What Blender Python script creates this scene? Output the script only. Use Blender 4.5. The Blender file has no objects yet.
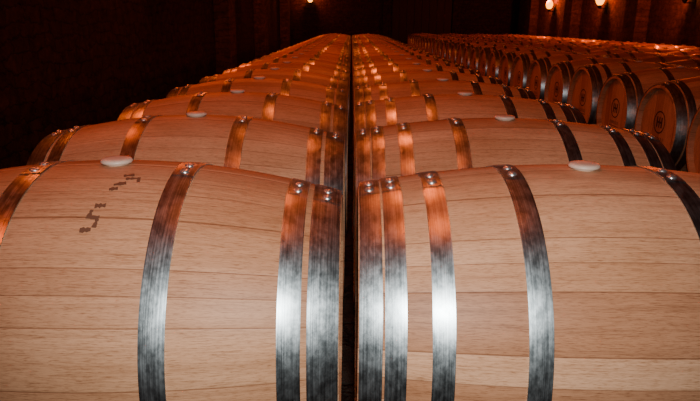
import bpy, math, random
from mathutils import Matrix, Vector
random.seed(7)
S = bpy.context.scene
R=0.347; L=0.478; ZC=0.455
H=0.284; Y0=1.268; SP=0.70

# ---------------- materials helpers
def newmat(name):
    m=bpy.data.materials.new(name); m.use_nodes=True
    nt=m.node_tree; b=nt.nodes['Principled BSDF']
    return m,nt,b
def N(nt,t,**kw):
    n=nt.nodes.new(t)
    for k,v in kw.items():
        setattr(n,k,v)
    return n
def lk(nt,a,b): nt.links.new(a,b)
def math_(nt,op,a,b=None,c=None):
    n=N(nt,'ShaderNodeMath',operation=op)
    for i,v in enumerate((a,b,c)):
        if v is None: continue
        if isinstance(v,(int,float)): n.inputs[i].default_value=v
        else: lk(nt,v,n.inputs[i])
    return n.outputs[0]
def comb(nt,x,y,z):
    n=N(nt,'ShaderNodeCombineXYZ')
    for i,v in enumerate((x,y,z)):
        if isinstance(v,(int,float)): n.inputs[i].default_value=v
        else: lk(nt,v,n.inputs[i])
    return n.outputs[0]
def noise(nt,vec,scale=1,detail=4,rough=.5,dist=0):
    n=N(nt,'ShaderNodeTexNoise'); lk(nt,vec,n.inputs['Vector'])
    n.inputs['Scale'].default_value=scale; n.inputs['Detail'].default_value=detail
    n.inputs['Roughness'].default_value=rough; n.inputs['Distortion'].default_value=dist
    return n.outputs['Fac']
def ramp(nt,fac,stops):
    n=N(nt,'ShaderNodeValToRGB'); lk(nt,fac,n.inputs[0])
    cr=n.color_ramp
    while len(cr.elements)<len(stops): cr.elements.new(.5)
    for e,(p,c) in zip(cr.elements,stops):
        e.position=p; e.color=(*c,1) if len(c)==3 else c
    return n.outputs[0]
def mixc(nt,fac,a,b,bt='MIX'):
    n=N(nt,'ShaderNodeMix',data_type='RGBA',blend_type=bt)
    for i,v in ((0,fac),(6,a),(7,b)):
        if isinstance(v,(int,float)): n.inputs[i].default_value=v
        elif isinstance(v,tuple): n.inputs[i].default_value=(*v,1)
        else: lk(nt,v,n.inputs[i])
    return n.outputs[2]

def oak(name,nst,plank_scale=None):
    m,nt,b=newmat(name)
    uv=N(nt,'ShaderNodeUVMap').outputs[0]
    sp=N(nt,'ShaderNodeSeparateXYZ'); lk(nt,uv,sp.inputs[0])
    oi=N(nt,'ShaderNodeObjectInfo').outputs['Random']
    u,v=sp.outputs[0],sp.outputs[1]
    seed=math_(nt,'MULTIPLY',oi,97.0)
    vw=math_(nt,'MULTIPLY',v,float(nst))
    wob=math_(nt,'MULTIPLY',math_(nt,'SINE',math_(nt,'ADD',math_(nt,'MULTIPLY',vw,1.9),seed)),.29)
    sv=math_(nt,'ADD',vw,wob)
    idx=math_(nt,'FLOOR',sv)
    fr=math_(nt,'FRACT',sv)
    edge=math_(nt,'MINIMUM',fr,math_(nt,'SUBTRACT',1.0,fr))
    wn=N(nt,'ShaderNodeTexWhiteNoise',noise_dimensions='2D')
    lk(nt,comb(nt,idx,seed,0.0),wn.inputs['Vector'])
    rnd=wn.outputs['Value']
    off=math_(nt,'MULTIPLY',rnd,31.0)
    zz=math_(nt,'ADD',seed,off)
    g1=noise(nt,comb(nt,math_(nt,'MULTIPLY',u,2.4),math_(nt,'MULTIPLY',vw,7.0),zz),1,6,.65,.8)
    g2=noise(nt,comb(nt,math_(nt,'MULTIPLY',u,26.0),math_(nt,'MULTIPLY',vw,36.0),zz),1,5,.75)
    g3=noise(nt,comb(nt,math_(nt,'MULTIPLY',u,70.0),math_(nt,'MULTIPLY',vw,60.0),zz),1,2,.5)
    blot=noise(nt,comb(nt,math_(nt,'MULTIPLY',u,3.0),math_(nt,'MULTIPLY',vw,.35),seed),1,3,.5)
    base=ramp(nt,rnd,[(0,(.45,.230,.128)),(.3,(.55,.300,.172)),(.7,(.61,.352,.208)),(1,(.69,.420,.262))])
    c=mixc(nt,1.0,base,ramp(nt,g1,[(.28,(.76,.69,.63)),(.5,(.97,.95,.93)),(.72,(1.08,1.06,1.04))]),'MULTIPLY')
    c=mixc(nt,1.0,c,ramp(nt,g2,[(.34,(.62,.54,.47)),(.49,(1,1,1)),(1,(1.1,1.1,1.1))]),'MULTIPLY')
    c=mixc(nt,1.0,c,ramp(nt,g3,[(.30,(.64,.57,.51)),(.46,(1,1,1))]),'MULTIPLY')
    c=mixc(nt,1.0,c,ramp(nt,blot,[(.3,(.80,.73,.66)),(.6,(1,1,1))]),'MULTIPLY')
    jm=ramp(nt,edge,[(0.0,(.42,.33,.27)),(.014,(.78,.73,.70)),(.028,(1,1,1))])
    c=mixc(nt,1.0,c,jm,'MULTIPLY')
    lk(nt,c,b.inputs['Base Color'])
    b.inputs['Roughness'].default_value=.5
    b.inputs['Specular IOR Level'].default_value=.3
    bp=N(nt,'ShaderNodeBump'); bp.inputs['Strength'].default_value=.22; bp.inputs['Distance'].default_value=.0015
    hgt=math_(nt,'ADD',math_(nt,'MULTIPLY',g2,.4),math_(nt,'MINIMUM',math_(nt,'MULTIPLY',edge,30.0),1.0))
    lk(nt,hgt,bp.inputs['Height']); lk(nt,bp.outputs[0],b.inputs['Normal'])
    return m
M_oak=oak('oak_staves',30)
M_head=oak('oak_head_boards',6)

def steel():
    m,nt,b=newmat('galvanised_steel_hoop')
    uv=N(nt,'ShaderNodeUVMap').outputs[0]
    sp=N(nt,'ShaderNodeSeparateXYZ'); lk(nt,uv,sp.inputs[0])
    oi=N(nt,'ShaderNodeObjectInfo').outputs['Random']
    seed=math_(nt,'MULTIPLY',oi,57.0)
    u,v=sp.outputs[0],sp.outputs[1]
    st=noise(nt,comb(nt,math_(nt,'MULTIPLY',u,420.0),math_(nt,'MULTIPLY',v,6.0),seed),1,3,.6)
    sm=noise(nt,comb(nt,math_(nt,'MULTIPLY',u,60.0),math_(nt,'MULTIPLY',v,70.0),seed),1,7,.75)
    big=noise(nt,comb(nt,math_(nt,'MULTIPLY',u,9.0),math_(nt,'MULTIPLY',v,14.0),seed),1,3,.6)
    r1=math_(nt,'MULTIPLY_ADD',sm,.32,.13)
    r2=math_(nt,'MULTIPLY_ADD',st,.12,r1)
    lk(nt,r2,b.inputs['Roughness'])
    c=mixc(nt,ramp(nt,sm,[(.40,(0,0,0)),(.58,(1,1,1))]),(.54,.64,.68),(.76,.88,.93))
    c=mixc(nt,.6,c,ramp(nt,st,[(.38,(.42,.44,.46)),(.60,(1,1,1))]),'MULTIPLY')
    c=mixc(nt,.5,c,ramp(nt,big,[(.35,(.6,.6,.6)),(.6,(1,1,1))]),'MULTIPLY')
    lk(nt,c,b.inputs['Base Color']); b.inputs['Metallic'].default_value=1
    bp=N(nt,'ShaderNodeBump'); bp.inputs['Strength'].default_value=.12; bp.inputs['Distance'].default_value=.001
    lk(nt,sm,bp.inputs['Height']); lk(nt,bp.outputs[0],b.inputs['Normal'])
    return m
M_steel=steel()
def plain(name,col,rough=.5,metal=0,var=.15,scale=8):
    m,nt,b=newmat(name)
    tc=N(nt,'ShaderNodeTexCoord').outputs['Object']
    n=noise(nt,tc,scale,5,.6)
    c=mixc(nt,n,tuple(x*(1-var) for x in col),tuple(min(1,x*(1+var)) for x in col))
    lk(nt,c,b.inputs['Base Color']); b.inputs['Roughness'].default_value=rough; b.inputs['Metallic'].default_value=metal
    return m
M_rivet=plain('rivet_steel',(.75,.75,.75),.30,.9)
M_bung=plain('silicone_bung',(.62,.49,.40),.4)
M_ink=plain('burnt_stamp_ink',(.045,.022,.012),.8)
M_smudge=plain('wine_smudge',(.13,.055,.03),.7)
BM=[M_oak,M_head,M_steel,M_rivet,M_bung,M_ink,M_smudge]

# ---------------- barrel mesh
class MB:
    def __init__(s): s.v=[];s.f=[];s.m=[];s.uv=[];s.sm=[]
    def face(s,idx,mat,uv,smooth=True):
        s.f.append(idx);s.m.append(mat);s.uv.append(uv);s.sm.append(smooth)
    def lathe(s,prof,mat,n=120,a0=0,a1=2*math.pi,vs=1.0):
        base=len(s.v); full=abs(a1-a0-2*math.pi)<1e-6
        cols=n if full else n+1
        for (x,r) in prof:
            for j in range(cols):
                a=a0+(a1-a0)*j/n
                s.v.append((x,-r*math.sin(a),r*math.cos(a)))
        for i in range(len(prof)-1):
            for j in range(n):
                j2=(j+1)%cols
                A=base+i*cols+j;B=base+i*cols+j2;C=base+(i+1)*cols+j2;D=base+(i+1)*cols+j
                va=(a0+(a1-a0)*j/n)/(2*math.pi); vb=(a0+(a1-a0)*(j+1)/n)/(2*math.pi)
                u1,u2=prof[i][0],prof[i+1][0]
                if abs(u1-u2)<1e-6: u2=u1+prof[i+1][1]-prof[i][1]
                s.face((A,B,C,D),mat,[(u1,va),(u1,vb),(u2,vb),(u2,va)])
    def build(s,name):
        me=bpy.data.meshes.new(name); me.from_pydata(s.v,[],s.f)
        ul=me.uv_layers.new(name='UVMap')
        for fi,p in enumerate(me.polygons):
            p.material_index=s.m[fi]; p.use_smooth=s.sm[fi]
            for q,li in enumerate(p.loop_indices): ul.data[li].uv=s.uv[fi][q]
        for m in BM: me.materials.append(m)
        me.update(); return me

def frame(b,x,phi,r):
    n=Vector((0,-math.sin(phi),math.cos(phi))); t=Vector((0,-math.cos(phi),-math.sin(phi)))
    return n*r+Vector((x,0,0)), Vector((1,0,0)), t, n
def dome(b,P,ax,t,n,rad,hh,mat,seg=12,rings=4):
    base=len(b.v)
    for i in range(rings):
        q=i/rings*math.pi/2
        for j in range(seg):
            a=2*math.pi*j/seg
            b.v.append(tuple(P+ax*(rad*math.cos(q)*math.cos(a))+t*(rad*math.cos(q)*math.sin(a))+n*(hh*math.sin(q))))
    b.v.append(tuple(P+n*hh)); top=len(b.v)-1
    for i in range(rings-1):
        for j in range(seg):
            j2=(j+1)%seg
            b.face((base+i*seg+j,base+i*seg+j2,base+(i+1)*seg+j2,base+(i+1)*seg+j),mat,[(0,0)]*4)
    for j in range(seg):
        b.face((base+(rings-1)*seg+j,base+(rings-1)*seg+(j+1)%seg,top),mat,[(0,0)]*3)
def upshaft(b,P,ax,t,n,prof,mat,seg=32):
    base=len(b.v)
    for (r,h) in prof:
        for j in range(seg):
            a=2*math.pi*j/seg
            b.v.append(tuple(P+ax*(r*math.cos(a))+t*(r*math.sin(a))+n*h))
    for i in range(len(prof)-1):
        for j in range(seg):
            j2=(j+1)%seg
            b.face((base+i*seg+j,base+i*seg+j2,base+(i+1)*seg+j2,base+(i+1)*seg+j),mat,[(0,0)]*4)
    k=base+(len(prof)-1)*seg
    b.face(tuple(range(k,k+seg)),mat,[(0,0)]*seg)

def barrel(name,Rh,hoops,pw=2.0,rivphi=(0.03,.15),smudge=False):
    b=MB(); t=.0026
    rr=lambda x:(R-t)-(R-t-Rh)*(abs(x)/L)**pw
    K=48
    prof=[(-L+.004,Rh-.003)]+[(x,rr(x)) for x in [-L+.008+(2*L-.016)*i/K for i in range(K+1)]]+[(L-.004,Rh-.003)]
    b.lathe(prof,0)
    for sg in (-1,1):
        e=sg*L
        b.lathe([(sg*(L-.004),Rh-.003),(e,Rh-.007)],0)
        b.lathe([(e,Rh-.007),(e,Rh-.020)],0)
        b.lathe([(e,Rh-.020),(sg*(L-.035),Rh-.028)],0)
        hr=Rh-.026; xh=sg*(L-.033); seg=64; base=len(b.v)
        for j in range(seg):
            a=2*math.pi*j/seg; b.v.append((xh,-hr*math.sin(a),hr*math.cos(a)))
        b.face(tuple(range(base,base+seg)),1,[(b.v[base+j][2],.5+b.v[base+j][1]*1.7) for j in range(seg)],False)
        def stroke(y0,z0,y1,z1,w=.008):
            d=Vector((y1-y0,z1-z0)).normalized(); p=Vector((-d.y,d.x))*w/2
            xx=xh+sg*.0015; q=len(b.v)
            for (yy,zz) in ((y0+p.x,z0+p.y),(y0-p.x,z0-p.y),(y1-p.x,z1-p.y),(y1+p.x,z1+p.y)): b.v.append((xx,yy,zz))
            b.face((q,q+1,q+2,q+3),5,[(0,0)]*4,False)
        n=20
        for j in range(n):
            a=2*math.pi*j/n;a2=2*math.pi*(j+1.02)/n
            stroke(.070*math.cos(a),.035+.070*math.sin(a),.070*math.cos(a2),.035+.070*math.sin(a2),.009)
        stroke(-.03,0,-.03,.07,.015);stroke(.03,0,.03,.07,.015);stroke(-.03,.035,.03,.035,.013);stroke(0,.0,0,.07,.013)
        for k in range(7): stroke(-.07+k*.022,-.06,-.07+k*.022,-.085,.006)
        stroke(-.085,-.10,.08,-.10,.005)
    for (x1,x2) in hoops:
        for sg in (-1,1):
            a,c=(x1,x2) if sg>0 else (-x2,-x1)
            ra,rc=rr(a),rr(c)
            b.lathe([(a,ra-.001),(a,ra+t)],2)
            b.lathe([(a+(c-a)*i/4,(ra+(rc-ra)*i/4)+t+.0006*math.sin(math.pi*i/4)) for i in range(5)],2)
            b.lathe([(c,rc+t),(c,rc-.001)],2)
            j0=random.uniform(-.03,.03)
            p0,p1=rivphi[0]-.07+j0,rivphi[1]+.06+j0
            b.lathe([(a+.001,ra+t),(a+.001,ra+t+.0016),],2,8,p0,p1)
            b.lathe([(a+.001,ra+t+.0016),((a+c)/2,(ra+rc)/2+t+.0022),(c-.001,rc+t+.0016)],2,8,p0,p1)
            b.lathe([(c-.001,rc+t+.0016),(c-.001,rc+t)],2,8,p0,p1)
            xm=(a+c)/2
            for ph in rivphi:
                P,ax,tt,nn=frame(b,xm,ph+j0,(ra+rc)/2+t+.0015)
                dome(b,P,ax,tt,nn,.0100,.0060,3,16,5)
    P,ax,tt,nn=frame(b,0,0,R-t-.004)
    upshaft(b,P,ax,tt,nn,[(.024,0),(.024,.005),(.0315,.007),(.033,.010),(.0315,.0135),(.028,.0155),(.018,.0165),(.006,.0168)],4)
    if smudge:
        def st(x0,p0,x1,p1,w):
            n=6; dx,dp=x1-x0,p1-p0; l=math.hypot(dx,dp); nx,np_=-dp/l*w/2,dx/l*w/2
            q=len(b.v)
            for i in range(n+1):
                f=i/n; j=random.uniform(.6,1.6)
                for s in (1,-1):
                    x=x0+dx*f+s*nx*j; p=(p0+dp*f+s*np_*j)/R; r=rr(x)+.0006
                    b.v.append((x,-r*math.sin(p),r*math.cos(p)))
            for i in range(n):
                b.face((q+2*i,q+2*i+1,q+2*i+3,q+2*i+2),6,[(0,0)]*4,False)
        s0=.100; o=.018
        st(o+.022,s0-.024,o+.042,s0-.030,.009);st(o+.030,s0-.012,o+.054,s0-.016,.008);st(o+.054,s0-.020,o+.058,s0+.000,.006)
        st(o+.014,s0+.012,o+.036,s0+.004,.011);st(o+.010,s0+.028,o+.026,s0+.024,.009)
        s0=.205; o=.018
        st(o-.002,s0-.028,o+.018,s0-.030,.009);st(o-.004,s0-.018,o-.006,s0+.004,.007);st(o-.002,s0+.000,o+.014,s0+.002,.008);st(o+.012,s0+.004,o+.010,s0+.024,.006);st(o-.014,s0+.030,o+.006,s0+.028,.011)
    return b.build(name)

HL=[(.419,.476),(.366,.408),(.132,.177)]
HR=[(.434,.476),(.391,.430),(.307,.347),(.141,.183)]
mL=barrel('barrel_mesh_a',.277,HL,2.0)
mLs=barrel('barrel_mesh_a_marked',.277,HL,2.0,smudge=True)
mR=barrel('barrel_mesh_b',.296,HR,2.0)
def put(me,x,y,jit=.004):
    o=bpy.data.objects.new('wine_barrel',me); S.collection.objects.link(o)
    o.location=(x+random.uniform(-jit,jit),y,ZC)
    o.rotation_euler=(random.uniform(-5*jit,5*jit),0,0)
NB=27
XC=.495
for i in range(NB):
    put(mLs if i==0 else mL,-XC,Y0+i*SP,.004 if i else 0)
    put(mR,XC,Y0+i*SP,.004 if i else 0)
BX=[2.47,3.45,4.43,5.41]
for k,x in enumerate(BX):
    for i in range(31):
        put(mL if (i*7+k*3)%3 else mR,x,1.20+i*SP)

# ---------------- generic mesh helpers
def box_obj(name,boxes,mat,bev=0,parent=None):
    v=[];f=[]
    for (x0,y0,z0,x1,y1,z1) in boxes:
        q=len(v)
        v+=[(x0,y0,z0),(x1,y0,z0),(x1,y1,z0),(x0,y1,z0),(x0,y0,z1),(x1,y0,z1),(x1,y1,z1),(x0,y1,z1)]
        f+=[tuple(q+i for i in t) for t in ((0,3,2,1),(4,5,6,7),(0,1,5,4),(1,2,6,5),(2,3,7,6),(3,0,4,7))]
    me=bpy.data.meshes.new(name);me.from_pydata(v,[],f);me.materials.append(mat)
    o=bpy.data.objects.new(name,me);S.collection.objects.link(o)
    if bev:
        md=o.modifiers.new('b','BEVEL');md.width=bev;md.segments=2
    if parent:o.parent=parent
    return o

def stone(name,c1,c2,cm,bs=2.2,axis='YZ',k=1.0):
    c1,c2,cm=[tuple(x*k for x in c) for c in (c1,c2,cm)]
    m,nt,b=newmat(name)
    tc=N(nt,'ShaderNodeTexCoord').outputs['Object']
    sp=N(nt,'ShaderNodeSeparateXYZ');lk(nt,tc,sp.inputs[0])
    o=sp.outputs
    d={'YZ':(o[1],o[2]),'XZ':(o[0],o[2]),'XY':(o[0],o[1])}[axis]
    nz=noise(nt,tc,2.2,5,.7)
    vx=math_(nt,'MULTIPLY_ADD',nz,.45,d[0]); vy=math_(nt,'MULTIPLY_ADD',nz,.35,d[1])
    br=N(nt,'ShaderNodeTexBrick'); lk(nt,comb(nt,vx,vy,0.0),br.inputs['Vector'])
    br.inputs['Scale'].default_value=bs; br.inputs['Mortar Size'].default_value=.022
    br.inputs['Mortar Smooth'].default_value=.9
    br.inputs['Color1'].default_value=(*c1,1);br.inputs['Color2'].default_value=(*c2,1);br.inputs['Mortar'].default_value=(*cm,1)
    n2=noise(nt,tc,9,7,.75)
    c=mixc(nt,1.0,br.outputs['Color'],ramp(nt,n2,[(.3,(.3,.28,.26)),(.7,(1.2,1.2,1.2))]),'MULTIPLY')
    lk(nt,c,b.inputs['Base Color']);b.inputs['Roughness'].default_value=.95
    b.inputs['Specular IOR Level'].default_value=.1
    h=math_(nt,'ADD',math_(nt,'MULTIPLY',n2,1.0),math_(nt,'MULTIPLY',br.outputs['Fac'],-.35))
    bp=N(nt,'ShaderNodeBump');bp.inputs['Strength'].default_value=.9;bp.inputs['Distance'].default_value=.03
    lk(nt,h,bp.inputs['Height']);lk(nt,bp.outputs[0],b.inputs['Normal'])
    return m
A1,A2,A3=(.075,.044,.030),(.057,.034,.024),(.04,.025,.018)
M_wy=stone('rough_stone_wall_side',A1,A2,A3)
M_wr=stone('rough_stone_wall_right',A1,A2,A3,k=2.0)
M_wx=stone('rough_stone_wall_end',A1,A2,A3,axis='XZ')
M_cl=stone('stone_vault',A1,A2,A3,axis='XY',k=2)
M_fl=stone('cellar_floor_slabs',(.06,.05,.04),(.05,.042,.036),(.03,.026,.022),1.2,'XY')
M_beam=plain('rack_timber',(.12,.07,.04),.7)
M_iron=plain('wrought_iron',(.03,.028,.026),.5,.8)
M_door=plain('dark_door_oak',(.03,.018,.012),.7)

XL,XR,YB,YF=-2.45,6.25,-3.0,24.0
box_obj('floor',[(XL-.3,YB-.3,-.15,XR+.3,YF+.3,0)],M_fl)
box_obj('wall_left',[(XL-.3,YB,0,XL,YF,3.3)],M_wy)
box_obj('wall_right',[(XR,YB,0,XR+.3,YF,3.3)],M_wr)
box_obj('wall_front',[(XL-.3,YF,0,XR+.3,YF+.3,4.8)],M_wx)
box_obj('wall_back',[(XL-.3,YB-.3,0,XR+.3,YB,4.8)],M_wx)
v=[];f=[];n=28
for j,y in enumerate((YB,YF)):
    for i in range(n+1):
        x=XL-.3+(XR-XL+.6)*i/n; s=2*i/n-1
        v.append((x,y,3.15+1.25*math.sqrt(max(0,1-s*s))))
    for i in range(n+1):
        x=XL-.3+(XR-XL+.6)*i/n; s=2*i/n-1
        v.append((x,y,3.45+1.25*math.sqrt(max(0,1-s*s))))
m2=2*(n+1)
for i in range(n):
    f.append((i,i+1,m2+i+1,m2+i)); f.append((n+1+i,m2+n+1+i,m2+n+2+i,n+2+i))
    f.append((i,n+1+i,n+2+i,i+1)); f.append((m2+i,m2+i+1,m2+n+2+i,m2+n+1+i))
me=bpy.data.meshes.new('ceiling');me.from_pydata(v,[],f);me.materials.append(M_cl)
S.collection.objects.link(bpy.data.objects.new('ceiling',me))
for y in (11.6,16.2,22.0):
    box_obj('stone_pilaster',[(XL+.002,y-.3,0,XL+.28,y+.3,3.1),(XL+.002,y-.36,0,XL+.34,y+.36,.25),(XL+.002,y-.36,2.95,XL+.34,y+.36,3.15)],M_wr,.01)
for y in (13.75,17.75,21.75):
    box_obj('stone_pilaster',[(XR-.28,y-.3,0,XR-.002,y+.3,3.1),(XR-.3,y-.36,0,XR-.002,y+.36,.25),(XR-.34,y-.36,2.95,XR-.002,y+.36,3.15)],M_wr,.01)

def rr_(Rh,x): return (R-.0024)-(R-.0024-Rh)*(abs(x)/L)**2
def rails(x,Rh,y0,y1):
    top=ZC-rr_(Rh,.215)-.001
    bx=[]
    for s in (-.25,.25):
        bx.append((x+s-.035,y0,0.05,x+s+.035,y1,top))
    y=y0+.2
    while y<y1:
        bx.append((x-.33,y,0,x+.33,y+.08,.05)); y+=1.4
    box_obj('barrel_rack_rails',bx,M_beam)
rails(-XC,.281,Y0-.4,Y0+NB*SP-.3); rails(XC,.296,Y0-.4,Y0+NB*SP-.3)
for x in BX: rails(x,.296,.8,1.2+31*SP-.3)

box_obj('door_1',[(1.5+.28*i,YF-.07,0,1.5+.28*i+.27,YF-.01,2.7) for i in range(8)]+[(1.5,YF-.1,.4,3.73,YF-.07,.55),(1.5,YF-.1,2.1,3.73,YF-.07,2.25)],M_door,.004)
box_obj('trim_1',[(1.18,YF-.14,0,1.48,YF-.002,3.0),(3.76,YF-.14,0,4.06,YF-.002,3.0),(1.18,YF-.14,2.72,4.06,YF-.002,3.05)],M_wx,.01)

# ---------------- lamps
def emis(name,col,st):
    m,nt,b=newmat(name)
    b.inputs['Base Color'].default_value=(*col,1)
    b.inputs['Emission Color'].default_value=(*col,1);b.inputs['Emission Strength'].default_value=st
    return m
M_bulb=emis('amber_lamp_glass',(1,.30,.015),5)
def lathe_z(name,prof,mat,loc,parent,seg=24):
    v=[];f=[]
    for (r,z) in prof:
        for j in range(seg):
            a=2*math.pi*j/seg; v.append((r*math.cos(a),r*math.sin(a),z))
    for i in range(len(prof)-1):
        for j in range(seg):
            j2=(j+1)%seg;f.append((i*seg+j,i*seg+j2,(i+1)*seg+j2,(i+1)*seg+j))
    me=bpy.data.meshes.new(name);me.from_pydata(v,[],f);me.materials.append(mat)
    for p in me.polygons:p.use_smooth=True
    o=bpy.data.objects.new(name,me);S.collection.objects.link(o);o.location=loc;o.parent=parent
    return o
def light(name,loc,col,p,rad,parent=None,spot=None):
    d=bpy.data.lights.new(name,'SPOT' if spot else 'POINT');d.color=col;d.energy=p;d.shadow_soft_size=rad
    if spot: d.spot_size=math.radians(spot); d.spot_blend=.6
    o=bpy.data.objects.new(name,d);S.collection.objects.link(o);o.location=loc
    if parent:o.parent=parent
    return o
def sconce(loc,dx,dy,power):
    e=bpy.data.objects.new('wall_sconce_lamp',None);S.collection.objects.link(e);e.location=loc
    ox,oy=dx*.18,dy*.18
    w=.05
    box_obj('backplate',[(min(0,dx*.02)-abs(dy)*w,min(0,dy*.02)-abs(dx)*w,-.22,max(0,dx*.02)+abs(dy)*w,max(0,dy*.02)+abs(dx)*w,.0)],M_iron,0,e)
    box_obj('arm',[(min(0,ox)-.01,min(0,oy)-.01,-.13,max(0,ox)+.01,max(0,oy)+.01,-.11)],M_iron,0,e)
    lathe_z('cup',[(.0,-.12),(.03,-.12),(.05,-.07),(.06,-.06),(.055,-.05),(.02,-.05),(.0,-.05)],M_iron,(ox,oy,0),e)
    lathe_z('glass',[(.0,-.05),(.04,-.05),(.08,-.01),(.105,.06),(.095,.14),(.05,.20),(.0,.215)],M_bulb,(ox,oy,0),e)
    light('sconce_light',(ox*1.6,oy*1.6,.32),(1,.10,.010),power,.05,e)
ZCAM=ZC+.35+H
for y in (7.75,11.75,15.75,19.75): sconce((XR-.005,y,ZCAM+.55),-1,0,85)
for y,p in ((.6,40),(3.6,40),(8.0,45),(13.8,60),(19.6,60)): sconce((XL+.005,y,ZCAM+1.35),1,0,p)
sconce((-1.55,YF-.005,ZCAM+.80),0,-1,50)
def fill_lamp(x,y,zc,z,power):  # added hanging fixture above view: warm fill on rows, red reflections in hoops
    e=bpy.data.objects.new('added_fill_lamp',None);S.collection.objects.link(e);e.location=(x,y,z)
    lathe_z('fill_lamp_cord',[(.006,.1),(.006,zc-z)],M_iron,(0,0,0),e,8)
    lathe_z('fill_lamp_shade',[(.03,.13),(.04,.1),(.17,.0),(.175,-.01),(.165,.0),(.035,.09)],M_iron,(0,0,0),e)
    lathe_z('fill_lamp_bulb',[(.0,.09),(.02,.08),(.04,.03),(.045,0),(.03,-.04),(0,-.05)],M_bulb,(0,0,0),e)
    light('added_fill_light',(0,0,-.12),(1,.13,.02),power,.12,e,130)
for y,p in ((1.3,30),(3.3,52),(6.6,72),(10.5,72),(15.0,72),(19.6,72)):  # unseen overhead fill lamps along the barrel rows
    fill_lamp(.0,y,4.35,3.3,p)

fl=light('camera_flash',(0.03,-.02,ZCAM+.07),(1,.96,.91),80,.03,None,92)
fl.data.spot_blend=.9
fl.rotation_euler=(math.radians(90-19),0,0)

w=bpy.data.worlds.new('cellar_dark');S.world=w;w.use_nodes=True
w.node_tree.nodes['Background'].inputs[0].default_value=(.02,.006,.004,1)
w.node_tree.nodes['Background'].inputs[1].default_value=.2

cd=bpy.data.cameras.new('camera');co=bpy.data.objects.new('camera',cd);S.collection.objects.link(co)
cd.sensor_width=36;cd.lens=612/700*36;cd.clip_start=.02
co.matrix_world=Matrix.Translation((0,0,ZCAM))@Matrix.Rotation(math.radians(90-16.1),4,'X')@Matrix.Rotation(math.radians(.6),4,'Z')
S.camera=co
